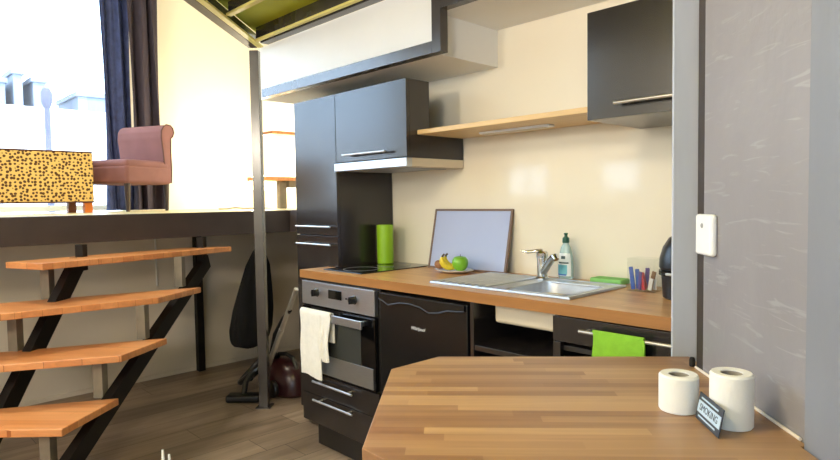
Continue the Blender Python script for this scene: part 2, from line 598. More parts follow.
ov = thing('built_in_oven', 'stainless and black built-in oven with two knobs and a white towel on its handle', 'oven', (x0+.02, 1.66, .402))
ox0, ox1 = -2.549, -1.988
obj('body', MB().box(ox0, ox1, 1.665, 2.12, .403, .858), M_LAMIN, ov)
pn = obj('control_panel', MB().box(ox0, ox1, 1.642, 1.664, .736, .850, .003), M_INOX, ov)
for kx, kz in ((-2.420, .800), (-2.128, .795)):
    mt = Matrix.Translation((kx, 1.642, kz)) @ Matrix.Rotation(math.radians(90), 4, 'X')
    obj('knob', MB().lathe([(0, .026), (.014, .026), (.017, .022), (.018, .003), (.021, 0), (0, 0)], n=28, mtx=mt)
        .box(-.004, .004, -.016, .016, .024, .031, .001, mtx=mt), M_BLACKP, pn)
obj('display', MB().box(-2.322, -2.222, 1.638, 1.643, .782, .824, .001), M_BLACKGL, pn)
for i in range(3):
    obj('button', MB().box(-2.19+.018*i, -2.182+.018*i, 1.638, 1.643, .790, .798, .001), M_BLACKP, pn)
dr = obj('door', MB().box(ox0, ox1, 1.642, 1.664, .404, .728, .003), M_BLACKGL, ov)
obj('window_pane', MB().box(-2.46, -2.085, 1.6395, 1.6425, .505, .668, .001), M_OVENGL, dr)
obj('trim_strip', MB().box(ox0+.002, -2.0, 1.637, 1.643, .412, .505, .0015), M_INOX, dr)
h = MB().box(ox0+.035, -2.040, 1.606, 1.618, .676, .714, .005)
for hx in (-2.49, -2.07):
    h.box(hx-.010, hx+.010, 1.617, 1.644, .685, .706, .002)
obj('handle', h, M_INOX, dr)


def hung(xa, xb, zt, zf, zb, yc, r, amp, ph, nu=26):
    """cloth over a rail along x at height zt"""
    def fn(u, v):
        x = xa+(xb-xa)*u
        Lf, Lb = zt-zf, zt-zb
        s = v*(Lf+Lb+math.pi*r)
        w = amp*math.sin(u*9+ph)*min(1, abs(s-Lf)/.12) + amp*.5*math.sin(u*21+ph*2)*min(1, abs(s-Lf)/.15)
        if s < Lf:
            return (x+.004*math.sin(s*30+ph), yc-r-.6*abs(w)-.002*math.sin(s*25), zf+s+.006*math.sin(u*5+ph))
        if s < Lf+math.pi*r:
            a = (s-Lf)/r
            return (x, yc-r*math.cos(a), zt+r*math.sin(a))
        return (x, yc+r+.25*abs(w), zt-(s-Lf-math.pi*r))
    return fn


tw = MB().sheet(hung(-2.505, -2.335, .712, .400, .55, 1.612, .0125, .0035, .4), 26, 44, .004)
tw.sheet(hung(-2.34, -2.262, .711, .495, .58, 1.612, .0135, .012, 1.9), 18, 36, .004)
tag(obj('dish_towel', tw, M_WCLOTH, base=(-2.40, 1.612, .71)), 'white terry towel draped over the oven door handle', 'towel')

# ---- under-counter fridge
fx0, fx1 = -1.957, -1.457
fr = thing('fridge', 'black under-counter fridge with a moulded wavy grip beside the oven', 'fridge', (fx0, 1.66, 0))
obj('body', MB().box(fx0+.004, fx1-.004, 1.69, 2.16, .03, .852, .004), M_BLACK, fr)
for xx in (fx0+.05, fx1-.05):
    for yy in (1.74, 2.10):
        obj('foot', MB().lathe([(0, .032), (.015, .032), (.018, 0), (0, 0)], (xx, yy, 0), 16), M_BLACKP, fr)
fd = obj('door', MB().box(fx0, fx1, 1.645, 1.688, .06, .850, .007, 3), M_BLACK, fr)
wave = [(fx0+.012, .845)]
wl = [(0.0, .822), (.03, .812), (.06, .800), (.09, .806), (.13, .815), (.19, .818), (.25, .812), (.30, .795), (.35, .800), (.40, .815), (.45, .818), (.485, .822)]
wave = [(fx0+.008+a, z) for a, z in wl]
grip = MB()
pts = [(x, z) for x, z in wave] + [(fx1-.008, .848), (fx0+.008, .848)]
mt = Matrix(((1, 0, 0, 0), (0, 0, 1, 0), (0, 1, 0, 0), (0, 0, 0, 1)))     # (x,z,y)
grip.prism(pts, 1.634, 1.650, .003, 2, mt)
gp = obj('grip', grip, M_BLACK, fd)
obj('grip_edge', MB().tube([(x, 1.634, z+.002) for x, z in wave], .0028, 8), M_BLACKP, gp)
lg = MB().text('Whirlpool', .019, Matrix.Translation((-1.722, 1.6445, .722)) @ Matrix.Rotation(math.radians(90), 4, 'X'), .0008, .35)
obj('logo', lg, M_PRINT, fd)

# ---- open sink cabinet
sx0, sx1 = -1.447, -1.090
sc = thing('sink_cabinet', 'dark open cabinet under the sink between the fridge and the drawer unit', 'cabinet', (sx0, 1.66, 0))
obj('side_panel', MB().box(sx0, sx0+.018, 1.648, 2.18, .10, .860), M_LAM, sc)
obj('back_panel', MB().box(sx0+.018, sx1, 2.165, 2.18, .10, .72), M_LAMIN, sc)
obj('shelf', MB().box(sx0+.018, sx1, 1.650, 2.165, .685, .705), M_LAM, sc)
obj('shelf', MB().box(sx0+.018, sx1, 1.650, 2.165, .10, .118), M_LAM, sc)
obj('plinth', MB().box(sx0, sx1, 1.72, 1.735, 0, .10), M_LAMIN, sc)

# ---- drawer unit with towel rail
rx0, rx1 = -1.086, -.46
rc = thing('drawer_unit', 'dark cabinet at the right worktop end with a long rail across its front', 'cabinet', (rx0, 1.66, 0))
obj('carcass', MB().box(rx0, rx0+.018, 1.650, 2.18, .10, .860).box(rx1-.018, rx1, 1.664, 2.18, .10, .860)
    .box(rx0+.018, rx1-.018, 1.664, 2.18, .10, .118).box(rx0+.018, rx1-.018, 2.165, 2.18, .118, .860)
    .box(rx0+.018, rx1-.018, 1.664, 2.165, .745, .762), M_LAMIN, rc)
obj('plinth', MB().box(rx0, rx1, 1.72, 1.735, 0, .10), M_LAMIN, rc)
obj('side_post', MB().box(rx0-.002, rx0+.026, 1.643, 1.665, .10, .775, .0015), M_LAM, rc)
d = obj('drawer', MB().box(rx0-.002, rx1, 1.643, 1.663, .778, .858, .0015), M_LAM, rc)
h = MB().tube([(-.974, 1.612, .828), (-.55, 1.612, .828)], .0055)
for hx in (-.955, -.60):
    h.tube([(hx, 1.612, .828), (hx, 1.645, .828)], .004)
obj('rail', h, M_SATIN, d)
tw = MB().sheet(hung(-.926, -.766, .832, .62, .66, 1.612, .008, .006, 2.2), 26, 40, .003)
tag(obj('dish_cloth', tw, M_LIMEC, base=(-.86, 1.612, .83)), 'lime green cloth hanging over the rail of the right drawer unit', 'towel')

# ---- worktop with the sink cut-out
hx0, hx1, hy0, hy1 = -1.385, -1.105, 1.755, 2.035
wt = MB().box(-2.571, -2.481, 1.645, 1.817, .862, .900, 0).box(-2.481, hx0, 1.645, 2.195, .862, .900, 0).box(hx1, -.46, 1.645, 2.195, .862, .900, 0)
wt.box(hx0, hx1, 1.645, hy0, .862, .900, 0).box(hx0, hx1, hy1, 2.195, .862, .900, 0)
tag(obj('worktop', wt, M_TOP, base=(-2.571, 1.645, .862)), 'long beech butcher-block kitchen worktop carrying the hob and sink', 'worktop')

# ---- hob
hob = thing('ceramic_hob', 'small black glass hob set flush in the left end of the worktop', 'hob', (-2.33, 1.94, .9))
obj('glass_plate', MB().box(-2.462, -2.160, 1.712, 2.175, .9, .905, .002), M_BLACKGL, hob)
for cy in (1.83, 2.045):
    ring = MB().lathe([(.085, 0), (.085, .0006), (.088, .0006), (.088, 0)], (-2.31, cy, .905), 40)
    obj('cooking_zone', ring, M_GREYP, hob)

# ---- sink
sk = thing('kitchen_sink', 'stainless inset sink with one bowl and a ribbed drainer on its left', 'sink', (-1.41, 1.9, .9))
kx0, kx1, ky0, ky1 = -1.722, -1.068, 1.712, 2.105
rim = MB().box(kx0, hx0+.01, ky0, ky1, .9, .9055, .002).box(hx1-.01, kx1, ky0, ky1, .9, .9055, .002)
rim.box(hx0+.01, hx1-.01, ky0, hy0+.01, .9, .9055, .002).box(hx0+.01, hx1-.01, hy1-.01, ky1, .9, .9055, .002)
rim.tube([(kx0+.005, ky0+.005, .906), (kx1-.005, ky0+.005, .906), (kx1-.005, ky1-.005, .906), (kx0+.005, ky1-.005, .906), (kx0+.005, ky0+.005, .906)], .0035, 8)
obj('rim', rim, M_INOX, sk)
for i in range(8):
    xx = kx0+.035+i*.034
    obj('drainer_rib', MB().tube([(xx, ky0+.02, .905), (xx, ky0+.035, .9085), (xx, ky1-.06, .9085), (xx, ky1-.035, .905)], .0065, 10), M_INOX, sk)
bw = MB()


def bowl(u, v):
    a = u*2*math.pi
    e = 4.5
    c, s = math.cos(a), math.sin(a)
    k = (abs(c)**e+abs(s)**e)**(-1/e)
    sz = 1.0 if v < .04 else (1-.10*v)
    if v > .82:
        sz *= max(.02, 1-((v-.82)/.18)**1.0)
    z = .906 - .115*min(1, v/.8)
    return ((hx0+hx1)/2+c*k*(hx1-hx0)/2*sz, (hy0+hy1)/2+s*k*(hy1-hy0)/2*sz, z)


bw.sheet(bowl, 56, 18, .0)
obj('bowl', bw, M_INOX, sk)
obj('bowl_underside', MB().box(hx0-.004, hx1+.004, hy0-.04, hy1+.004, .782, .8617, .015, 3), M_CREAMP, sk)
obj('waste', MB().lathe([(0, .003), (.028, .003), (.03, 0), (0, 0)], (-1.245, 1.895, .791), 24), M_CHROME, sk)
fc = thing('mixer_tap', 'chrome single lever mixer tap behind the sink', 'tap', (-1.418, 2.068, .905))
obj('body', MB().lathe([(0, 0), (.027, 0), (.027, .006), (.021, .012), (.021, .085), (.024, .092), (.024, .108), (.018, .116), (0, .118)], (-1.418, 2.068, .905), 28), M_CHROME, fc)
obj('spout', MB().tube([(-1.418, 2.066, .930), (-1.395, 2.058, .953), (-1.372, 2.050, .978), (-1.352, 2.043, .999), (-1.338, 2.038, 1.004), (-1.330, 2.035, .992)], [.017, .016, .015, .0145, .014, .012], 16), M_CHROME, fc)
obj('lever', MB().tube([(-1.418, 2.068, 1.018), (-1.445, 2.06, 1.020), (-1.475, 2.045, 1.016), (-1.497, 2.032, 1.020)], [.012, .008, .007, .005], 12), M_CHROME, fc)

# ---- things on the worktop
tag(obj('canister', MB().lathe([(0, 0), (.040, 0), (.043, .004), (.044, .20), (.042, .204), (.040, .202), (.039, .17), (0, .17)], (-2.412, 2.075, .9055), 36), M_LIME,
        base=(-2.412, 2.075, .9055)), 'tall lime green cylinder canister standing at the back of the hob', 'canister')

bd = thing('framed_board', 'pale lilac white board in a thin brown frame leaning on the kitchen wall', 'board', (-1.87, 2.12, .9))
tilt = math.atan2(.062, .285)
bm_ = Matrix.Translation((-1.892, 2.118, .9005)) @ Matrix.Rotation(math.radians(2.0), 4, 'Z') @ Matrix.Rotation(-tilt, 4, 'X')
bwid, bh = .475, .298
fm = MB().box(-bwid/2, -bwid/2+.010, 0, .014, 0, bh, .002, mtx=bm_).box(bwid/2-.012, bwid/2, 0, .014, 0, bh, .002, mtx=bm_)
fm.box(-bwid/2+.010, bwid/2-.012, 0, .014, 0, .010, .002, mtx=bm_).box(-bwid/2+.010, bwid/2-.012, 0, .014, bh-.010, bh, .002, mtx=bm_)
obj('frame', fm, M_FRAME, bd)
obj('panel', MB().box(-bwid/2+.009, bwid/2-.011, .004, .011, .009, bh-.009, 0, mtx=bm_), M_PANELW, bd)

PX, PY = -1.880, 2.035
pl = thing('fruit_plate', 'white oval plate of fruit in front of the leaning board', 'plate', (PX, PY, .9))
obj('dish', MB().lathe([(0, .004), (.05, .004), (.075, .010), (.098, .016), (.102, .0155), (.100, .013), (.075, .005), (.05, 0), (0, 0)], (PX, PY, .9), 44, 1.0, .74), M_PLATE, pl)


def banana(cx, cy, zc, r0, label):
    t = thing('banana', label, 'banana', (cx, cy, zc))
    ac = Vector((.695, .719, 0))
    pts = [Vector((cx, cy, zc+r0)) + ac*h + Vector((0, 0, z)) for h, z in
           ((.034, .004), (.024, .0), (.008, .0), (-.006, .004), (-.018, .013), (-.026, .025), (-.028, .038), (-.025, .048))]
    rs = [r0*k for k in (.45, .8, .97, 1.0, 1.0, .93, .72, .42)]
    obj('skin', MB().tube(pts, rs, 14), M_BANANA, t)
    d = (pts[-1]-pts[-2]).normalized()
    obj('stem', MB().tube([pts[-1]-d*.002, pts[-1]+d*.007, pts[-1]+d*.014+ac*.006], [r0*.40, r0*.32, r0*.34], 10), M_BANTIP, t)


banana(-1.884, 1.997, .9125, .0145, 'yellow banana on the fruit plate, nearer the viewer')
banana(-1.896, 2.031, .9125, .0140, 'yellow banana on the fruit plate, behind the other banana')
ap = thing('apple', 'green apple on the right side of the fruit plate', 'apple', (-1.838, 2.030, .912))
obj('flesh', MB().lathe([(0, .004), (.010, 0), (.022, .004), (.034, .020), (.0375, .036), (.035, .052), (.026, .063), (.014, .066), (.006, .062), (0, .057)], (-1.838, 2.030, .912), 30), M_APPLE, ap)
obj('stem', MB().tube([(-1.838, 2.030, .970), (-1.836, 2.029, .98), (-1.832, 2.027, .987)], .0014, 6), M_BANTIP, ap)
tag(obj('kiwi', MB().lathe([(0, 0), (.012, .002), (.020, .010), (.023, .021), (.020, .033), (.012, .040), (0, .042)], (-1.950, 2.012, .914), 24, 1.25, 1), M_KIWI,
        base=(-1.950, 2.012, .914)), 'brown kiwi at the left edge of the fruit plate', 'fruit')

bt = thing('soap_bottle', 'clear aqua washing-up liquid bottle with dark green cap behind the tap', 'bottle', (-1.352, 2.14, .9))
bc = (-1.352, 2.14, .9057)
obj('body', MB().lathe([(0, 0), (.030, 0), (.033, .004), (.034, .05), (.032, .085), (.027, .11), (.022, .128), (.014, .142), (.011, .148), (0, .148)], bc, 36, 1, .62), M_BOTTLE, bt)
cp = obj('cap', MB().lathe([(0, 0), (.0135, 0), (.0145, .003), (.0135, .020), (.007, .025), (.006, .032), (.0085, .036), (.0085, .040), (0, .041)], (bc[0], bc[1], 1.053), 24), M_DKGREEN, bt)


def wrap(z0, z1, a0, a1, k=1.012):
    def fn(u, v):
        a = a0+(a1-a0)*u
        z = z0+(z1-z0)*v
        prof = [(0, .033), (.05, .034), (.085, .032), (.11, .027), (.128, .022)]
        r = prof[-1][1]
        for (za, ra), (zb, rb) in zip(prof, prof[1:]):
            if za <= z <= zb:
                r = ra+(rb-ra)*(z-za)/(zb-za)
        return (bc[0]+r*k*math.cos(a), bc[1]+r*k*.62*math.sin(a), bc[2]+z)
    return MB().sheet(fn, 20, 8, .0004)


a0 = math.radians(-95)
obj('label', wrap(.012, .105, a0-1.15, a0+1.15), M_LABELW, bt)
obj('label_band', wrap(.018, .058, a0-1.0, a0+.6, 1.025), M_LABELB, bt)
obj('label_mark', wrap(.063, .069, a0-.7, a0+.8, 1.025), M_LABELG, bt)
obj('label_mark', wrap(.082, .094, a0-.25, a0+.35, 1.025), M_LABELG, bt)
obj('label_mark', wrap(.014, .020, a0-.9, a0+.5, 1.03), M_LABELBL, bt)

sp = MB().box(-1.232, -1.098, 2.118, 2.19, .9005, .922, .006, 3)
tag(obj('sponge', sp, M_SPONGE, base=(-1.165, 2.15, .9)), 'flat green sponge lying behind the sink at the wall', 'sponge')

bx = thing('clear_box', 'clear open box of coloured sachets beside the black coffee machine', 'box', (-.985, 2.06, .9))
gx0, gx1, gy0, gy1 = -1.03, -.932, 2.03, 2.11
obj('case', MB().box(gx0, gx1, gy0, gy0+.002, .901, 1.018, 0).box(gx0, gx1, gy1-.002, gy1, .901, 1.018, 0)
    .box(gx0, gx0+.002, gy0+.002, gy1-.002, .901, 1.018, 0).box(gx1-.002, gx1, gy0+.002, gy1-.002, .901, 1.018, 0)
    .box(gx0, gx1, gy0, gy1, .9, .902, 0), M_CLEAR2, bx)
LOOK = ['blue', 'red', 'white', 'brown', 'violet']
rr = random.Random(3)
spots = [(0, -.030, .0, .062), (0, -.022, .02, .055), (4, -.008, .0, .05), (1, .002, .03, .047), (1, .008, .0, .04), (3, .016, .03, .052), (2, .024, .01, .034), (2, .034, .03, .03), (4, -.002, .04, .058)]
for k, (ci, dx, dy, hh) in enumerate(spots):
    mtx = Matrix.Translation((-.981+dx, 2.042+dy, .9025)) @ Matrix.Rotation(rr.uniform(-.25, .25), 4, 'Y') @ Matrix.Rotation(rr.uniform(-.6, .6), 4, 'Z')
    o = obj('sachet', MB().box(-.0075, .0075, -.003, .003, .003, hh*1.35, .002, mtx=mtx), M_STICKS[ci], base=(-.981+dx, 2.042+dy, .902))
    tag(o, '%s paper sachet standing in the clear box by the coffee machine' % LOOK[ci], 'sachet', '%s sachets in the clear box' % LOOK[ci])

cm = thing('coffee_machine', 'black rounded coffee machine on the worktop, half hidden by the grey post', 'coffee machine', (-.80, 1.98, .9))
cc = (-.795, 1.985, .9)
obj('body', MB().lathe([(0, 0), (.070, 0), (.078, .006), (.082, .075), (.084, .078)], cc, 40).lathe([(.084, .096), (.090, .105), (.088, .135), (.078, .17), (.06, .2), (.035, .217), (0, .222)], cc, 40), M_BLACKP, cm)
obj('lid_band', MB().lathe([(.083, .077), (.090, .08), (.090, .094), (.083, .098), (.083, .077)], cc, 40), M_BLACK, cm)
obj('latch', MB().box(-.022, .022, -.098, -.088, .083, .091, .002, mtx=Matrix.Translation(cc) @ Matrix.Rotation(math.radians(-8), 4, 'Z')), M_SATIN, cm)

# ---- tall unit
tx0, tx1, tx2 = -2.862, -2.577, -2.484
tc_ = thing('tall_cabinet', 'tall dark cabinet at the left end of the kitchen with two stacked doors', 'cabinet', (tx0, 1.84, 0))
obj('carcass', MB().box(tx0, tx1, 1.84, 2.195, .02, .90, .001).box(tx0, tx2, 1.84, 2.195, .901, 1.776, .001), M_LAM, tc_)
for z0, z1, zh in ((1.062, 1.776, 1.107), (.10, 1.058, 1.014)):
    dm = MB().box(tx0, tx2-.001, 1.82, 1.839, max(z0, .902), z1, .0015)
    if z0 < .9:
        dm.box(tx0, tx1-.001, 1.82, 1.839, z0, .9025, .0015)
    d = obj('door', dm, M_LAM, tc_)
    h = MB().tube([(-2.822, 1.79, zh), (-2.510, 1.79, zh)], .0052)
    for hx in (-2.78, -2.59):
        h.tube([(hx, 1.79, zh), (hx, 1.821, zh)], .004)
    obj('handle', h, M_SATIN, d)
obj('plinth', MB().box(tx0+.01, tx1, 1.87, 1.885, 0, .10), M_LAMIN, tc_)

# ---- wall unit over the hob, and hood
ux0, ux1 = -2.474, -1.958
uc = thing('hood_cabinet', 'dark wall cabinet with a lift door above the cooker hood', 'cabinet', (ux0, 1.84, 1.43))
ux0 = -2.484
uc_x0 = -2.482
obj('carcass', MB().box(uc_x0, ux1, 1.84, 1.965, 1.428, 1.776, .001).box(uc_x0, ux1, 1.965, 2.195, 1.428, 1.540, .001), M_LAM, uc)
d = obj('door', MB().box(ux0+.002, ux1, 1.82, 1.839, 1.432, 1.776, .0015), M_LAM, uc)
h = MB().tube([(-2.393, 1.79, 1.462), (-2.070, 1.79, 1.462)], .0055)
for hx in (-2.34, -2.11):
    h.tube([(hx, 1.79, 1.462), (hx, 1.821, 1.462)], .004)
obj('handle', h, M_SATIN, d)
hd = thing('cooker_hood', 'slim pull-out cooker hood with a pale metal front strip under the wall cabinet', 'hood', (-2.26, 1.9, 1.385))
obj('body', MB().box(uc_x0, ux1, 1.842, 2.195, 1.389, 1.4275, .002), M_CREAMP, hd)
obj('front_strip', MB().box(uc_x0, -1.945, 1.805, 1.841, 1.386, 1.426, .004), M_INOX, hd)
obj('filter', MB().box(-2.44, -2.03, 1.88, 2.15, 1.3855, 1.3888, .001), M_GREYP, hd)

# ---- shelf and strip lamp
tag(obj('wall_shelf', MB().box(-1.956, -1.063, 1.883, 2.198, 1.531, 1.552, .003), M_SHELF, base=(-1.51, 2.04, 1.54)),
    'light oak shelf running between the hood cabinet and the right wall cabinet', 'shelf')
ll = thing('strip_lamp', 'slim pale strip lamp screwed under the oak shelf', 'lamp', (-1.54, 2.06, 1.52))
obj('housing', MB().box(-1.72, -1.36, 2.03, 2.075, 1.521, 1.5308, .003), M_WPLAST, ll)
obj('diffuser', MB().box(-1.71, -1.385, 2.035, 2.070, 1.517, 1.5212, .002), M_CREAMP, ll)

# ---- right wall cabinet
cx0, cx1 = -1.060, -.44
wc = thing('wall_cabinet', 'dark wall cabinet at the right, beside the grey post above the sink', 'cabinet', (cx0, 1.83, 1.49))
obj('carcass', MB().box(cx0, cx1, 1.831, 2.195, 1.493, 1.846, .001), M_LAM, wc)
d = obj('door', MB().box(cx0, cx1, 1.81, 1.830, 1.493, 1.846, .0015), M_LAM, wc)
h = MB().tube([(-.949, 1.78, 1.535), (-.58, 1.78, 1.535)], .0055)
for hx in (-.91, -.62):
    h.tube([(hx, 1.78, 1.535), (hx, 1.811, 1.535)], .004)
obj('handle', h, M_SATIN, d)

# ================================================================== steel beams, post, loft frame
sb = MB()
sb.box(-3.115, XS, 1.770, 1.8145, 1.835, 1.885, .002)
sb.box(XS, XS+.05, 1.770, 1.8145, 1.835, 2.055, .002)
sb.box(XS+.05, .5, 1.770, 1.8145, 2.005, 2.055, .002)
tag(obj('stepped_beam', sb, M_STEEL, base=(-3.115, 1.79, 1.835)), 'grey steel edge beam with a square step below the white lining board', 'beam')
ps = thing('steel_post', 'slim dark steel post from floor to loft corner in front of the deck', 'post', wf(-1.161, 3.534), TURN)
pc = wf(-1.161, 3.534)
mt = Matrix.Translation(pc) @ Matrix.Rotation(TURN, 4, 'Z')
obj('shaft', MB().box(-.027, .027, -.027, .027, .006, 2.13, .003, mtx=mt), M_STEEL, ps)
obj('foot_plate', MB().box(-.045, .045, -.045, .045, 0, .006, .001, mtx=mt), M_STEEL, ps)

# loft frame: turned edge beam, kitchen-side beam, joists
c0 = Vector((-3.235, 1.775))
dirw = Vector((CA, -SA))                    # towards the viewer
nrm = Vector((SA, CA))
e = thing('loft_edge_beam', 'dark steel loft edge beam with cream flanges running overhead from the slim post', 'beam', (c0.x, c0.y, 2.13), TURN)
A = Vector((c0.x, c0.y, 0))
Bp = A + Vector((dirw.x, dirw.y, 0))*5.6
hor = Vector((nrm.x, nrm.y, 0))


def run(a, b_, off, zz, wid, dep, mbx=None):
    mbx = mbx or MB()
    o = hor*off
    z = Vector((0, 0, zz))
    return mbx.bar(a+o+z, b_+o+z, wid, dep, .001)


obj('web', run(A, Bp, .030, 2.186, .012, .068), M_STEEL, e)
obj('lower_flange', run(A, Bp, .058, 2.146, .034, .012), M_YELF, e)
obj('outer_flange', run(A, Bp, .012, 2.150, .052, .020), M_FASCIA, e)
obj('upper_flange', run(A, Bp, .005, 2.226, .04, .010), M_YELF, e)
kb = thing('loft_kitchen_beam', 'dark steel loft beam with a cream flange above the white lining board', 'beam', (-3.1, 1.745, 2.13))
obj('web', MB().box(-3.10, 3.0, 1.735, 1.757, 2.155, 2.222, .001), M_STEEL, kb)
obj('lower_flange', MB().box(-3.12, 3.0, 1.722, 1.745, 2.142, 2.154, .001), M_YELF, kb)
obj('back_channel', MB().box(-3.10, 3.0, 1.762, 1.812, 2.140, 2.222, .001), M_STEEL, kb)
for i, yj in enumerate((1.405, 1.03, .65, .27)):
    # each joist starts at the edge beam
    k = (c0.y - yj)/SA
    xs = c0.x + CA*k + .10
    j = thing('loft_joist', ['dark loft joist with cream flange nearest the kitchen beam', 'second dark loft joist from the kitchen beam',
                             'third dark loft joist from the kitchen beam', 'fourth dark loft joist from the kitchen beam'][i], 'joist', (xs, yj, 2.16), group='joists under the loft')
    obj('web', MB().box(xs, 3.0, yj+.012, yj+.03, 2.165, 2.222, .001), M_STEEL, j)
    obj('lower_flange', MB().box(xs, 3.0, yj, yj+.028, 2.153, 2.165, .001), M_YELF, j)

# mezzanine fascia
tag(obj('deck_fascia', MB().box(-3.60, -3.545, YB, 2.40, 1.037, 1.184, .003).box(-3.546, -3.452, 2.20, 2.40, 1.037, 1.184, 0), M_FASCIA, base=(-3.57, 0, 1.037)),
    'long dark brown fascia beam along the front of the raised deck', 'beam')
lp = wf(-1.44, 3.98)
tag(obj('support_post', MB().box(-4.335, -4.285, 1.86, 1.91, 0, 1.058, .002), M_STAIR, base=(-4.31, 1.885, 0)),
    'dark steel leg under the raised deck against the partition behind the stairs', 'post')
tag(obj('wall_line', MB().tube([(-4.346, 1.60, 1.05), (-4.344, 1.60, .66)], .0065, 8), M_WPLAST, base=(-4.346, 1.60, .67)),  # thin upright white tube on the partition
    'straight white line running down the partition under the deck', 'cable')

# ================================================================== stairs
st = thing('open_staircase', 'open steel staircase with orange beech treads climbing to the raised deck', 'staircase', wf(-1.7, 2.3), TURN)
TZ = [.971, .777, .583, .389, .195]
TP = [[(-2.154, 2.757), (-1.90, 2.66), (-1.483, 3.394), (-1.37, 3.62), (-1.66, 3.55)],
      [(-2.33, 2.13), (-1.948, 2.449), (-1.463, 2.868), (-1.399, 3.224), (-2.17, 2.732), (-2.50, 2.52)],
      [(-2.30, 2.17), (-1.892, 2.34), (-1.450, 2.503), (-1.408, 2.833), (-2.048, 2.564), (-2.45, 2.395)],
      [(-2.25, 2.03), (-1.732, 2.148), (-1.497, 2.162), (-1.480, 2.521), (-1.914, 2.385), (-2.42, 2.225)],
      [(-2.25, 1.80), (-1.75, 1.83), (-1.53, 1.84), (-1.520, 2.20), (-1.95, 2.12), (-2.38, 2.05)]]
for z, pts in zip(TZ, TP):
    wp_ = [wf(p, w) for p, w in pts]
    obj('tread', MB().prism([(v.x, v.y) for v in wp_], z-.031, z, .004, 3), M_TREAD, st)
obj('stringer', MB().bar(wf(-1.53, 1.90, 0.045), wf(-1.53, 3.615, .885), .042, .085).box(-.021, .021, -.03, .02, .86, 1.035, .002, mtx=TR(-1.53, 3.56)), M_STAIR, st)
obj('stringer', MB().bar(wf(-1.93, 2.11, .03), wf(-1.93, 2.965, .945), .042, .085).box(-.021, .021, -.02, .02, .90, 1.035, .002, mtx=TR(-1.93, 3.0)), M_STAIR, st)
RP = [(-1.535, 3.265, .777, .940), (-1.525, 2.83, .583, .746), (-1.575, 2.545, .389, .552), (-1.61, 2.24, .195, .358)]
LP = [(-2.02, 2.86, .777, .940), (-1.995, 2.595, .583, .746), (-2.0, 2.34, .389, .552)]
for p, w, z0, z1 in RP+LP:
    mt = TR(p, w)
    obj('riser_post', MB().box(-.022, .022, -.022, .022, z0-.002, z1+.002, .002, mtx=mt), M_BRONZE, st)

# ================================================================== raised deck: bench, chair, curtains, lamp, upper stair
be = thing('leopard_bench', 'yellow leopard print upholstered bench on the deck in front of the window', 'bench', (-5.2, .75, 1.182))
obj('cushion', MB().box(-5.42, -5.0, .05, 1.405, 1.258, 1.640, .018, 4), M_LEO, be)
pp = MB()
for z in (1.262, 1.636):
    pp.tube([(-5.002, .055, z), (-5.002, 1.40, z), (-5.41, 1.40, z)], .0055, 8)
obj('piping', pp, M_CHAIRP, be)
for x, y, m in ((-5.05, 1.368, M_LEGLIT), (-5.36, 1.335, M_LEGSHADE), (-5.05, .12, M_LEGLIT), (-5.36, .12, M_LEGSHADE)):
    lgm = MB().prism([(x-.028, y-.028), (x+.028, y-.028), (x+.028, y+.028), (x-.028, y+.028)], 1.182, 1.262, .003)
    obj('leg', lgm, m, be)

# chair: seat faces left along -Y, roll back on the right side
ch = thing('slipper_chair', 'dusty pink velvet roll-back chair on the deck in front of the dark curtain', 'chair', (-5.32, 1.76, 1.182), math.radians(0))
seat = MB().box(-5.58, -5.08, 1.50, 2.0, 1.405, 1.555, .03, 4).box(-5.575, -5.085, 1.505, 1.98, 1.52, 1.60, .035, 4)
obj('seat', seat, M_CHAIR, ch)
# back: side profile in (y,z), extruded along x, rolled over at the top
prof = []
for yy, zz in ((1.93, 1.55), (1.915, 1.70), (1.90, 1.80), (1.905, 1.86), (1.93, 1.895), (1.965, 1.915), (2.01, 1.912), (2.04, 1.89), (2.05, 1.855), (2.035, 1.82), (2.01, 1.80), (2.005, 1.70), (2.01, 1.55), (2.0, 1.42), (1.95, 1.42)):
    prof.append((yy, zz))
mt = Matrix(((0, 0, 1, 0), (1, 0, 0, 0), (0, 1, 0, 0), (0, 0, 0, 1)))
bk = obj('backrest', MB().prism(prof, -5.57, -5.09, .012, 3, mt), M_CHAIR, ch)
obj('piping', MB().tube([(-5.092, y, z) for y, z in prof], .006, 8), M_CHAIRP, bk)
for x, y in ((-5.54, 1.54), (-5.12, 1.54), (-5.54, 1.97), (-5.12, 1.97)):
    obj('leg', MB().tube([(x, y, 1.182), (x, y, 1.41)], [.014, .024], 10), M_LEGD, ch)


ch.rotation_euler = (0, 0, math.radians(27))


def curtain(y0, y1, xm, amp, n, m, label):
    def fn(u, v):
        y = y0+(y1-y0)*u
        z = 1.19+v*2.75
        return (xm+amp*math.sin(u*n*2*math.pi+.6*math.sin(v*3)) + .012*math.sin(u*31+v*4), y+.02*math.sin(v*5+u*9)*(1-v*.5), z)
    o = obj('curtain', MB().sheet(fn, 70, 16, .004), m, base=(xm, (y0+y1)/2, 1.19))
    tag(o, label, 'curtain')


curtain(1.725, 1.97, -5.80, .022, 2, M_CURB, 'blue patterned curtain at the right edge of the window, its glass side')
curtain(1.93, 2.205, -5.72, .034, 2.5, M_CURD, 'dark plum curtain gathered against the cream wall behind the pink chair')

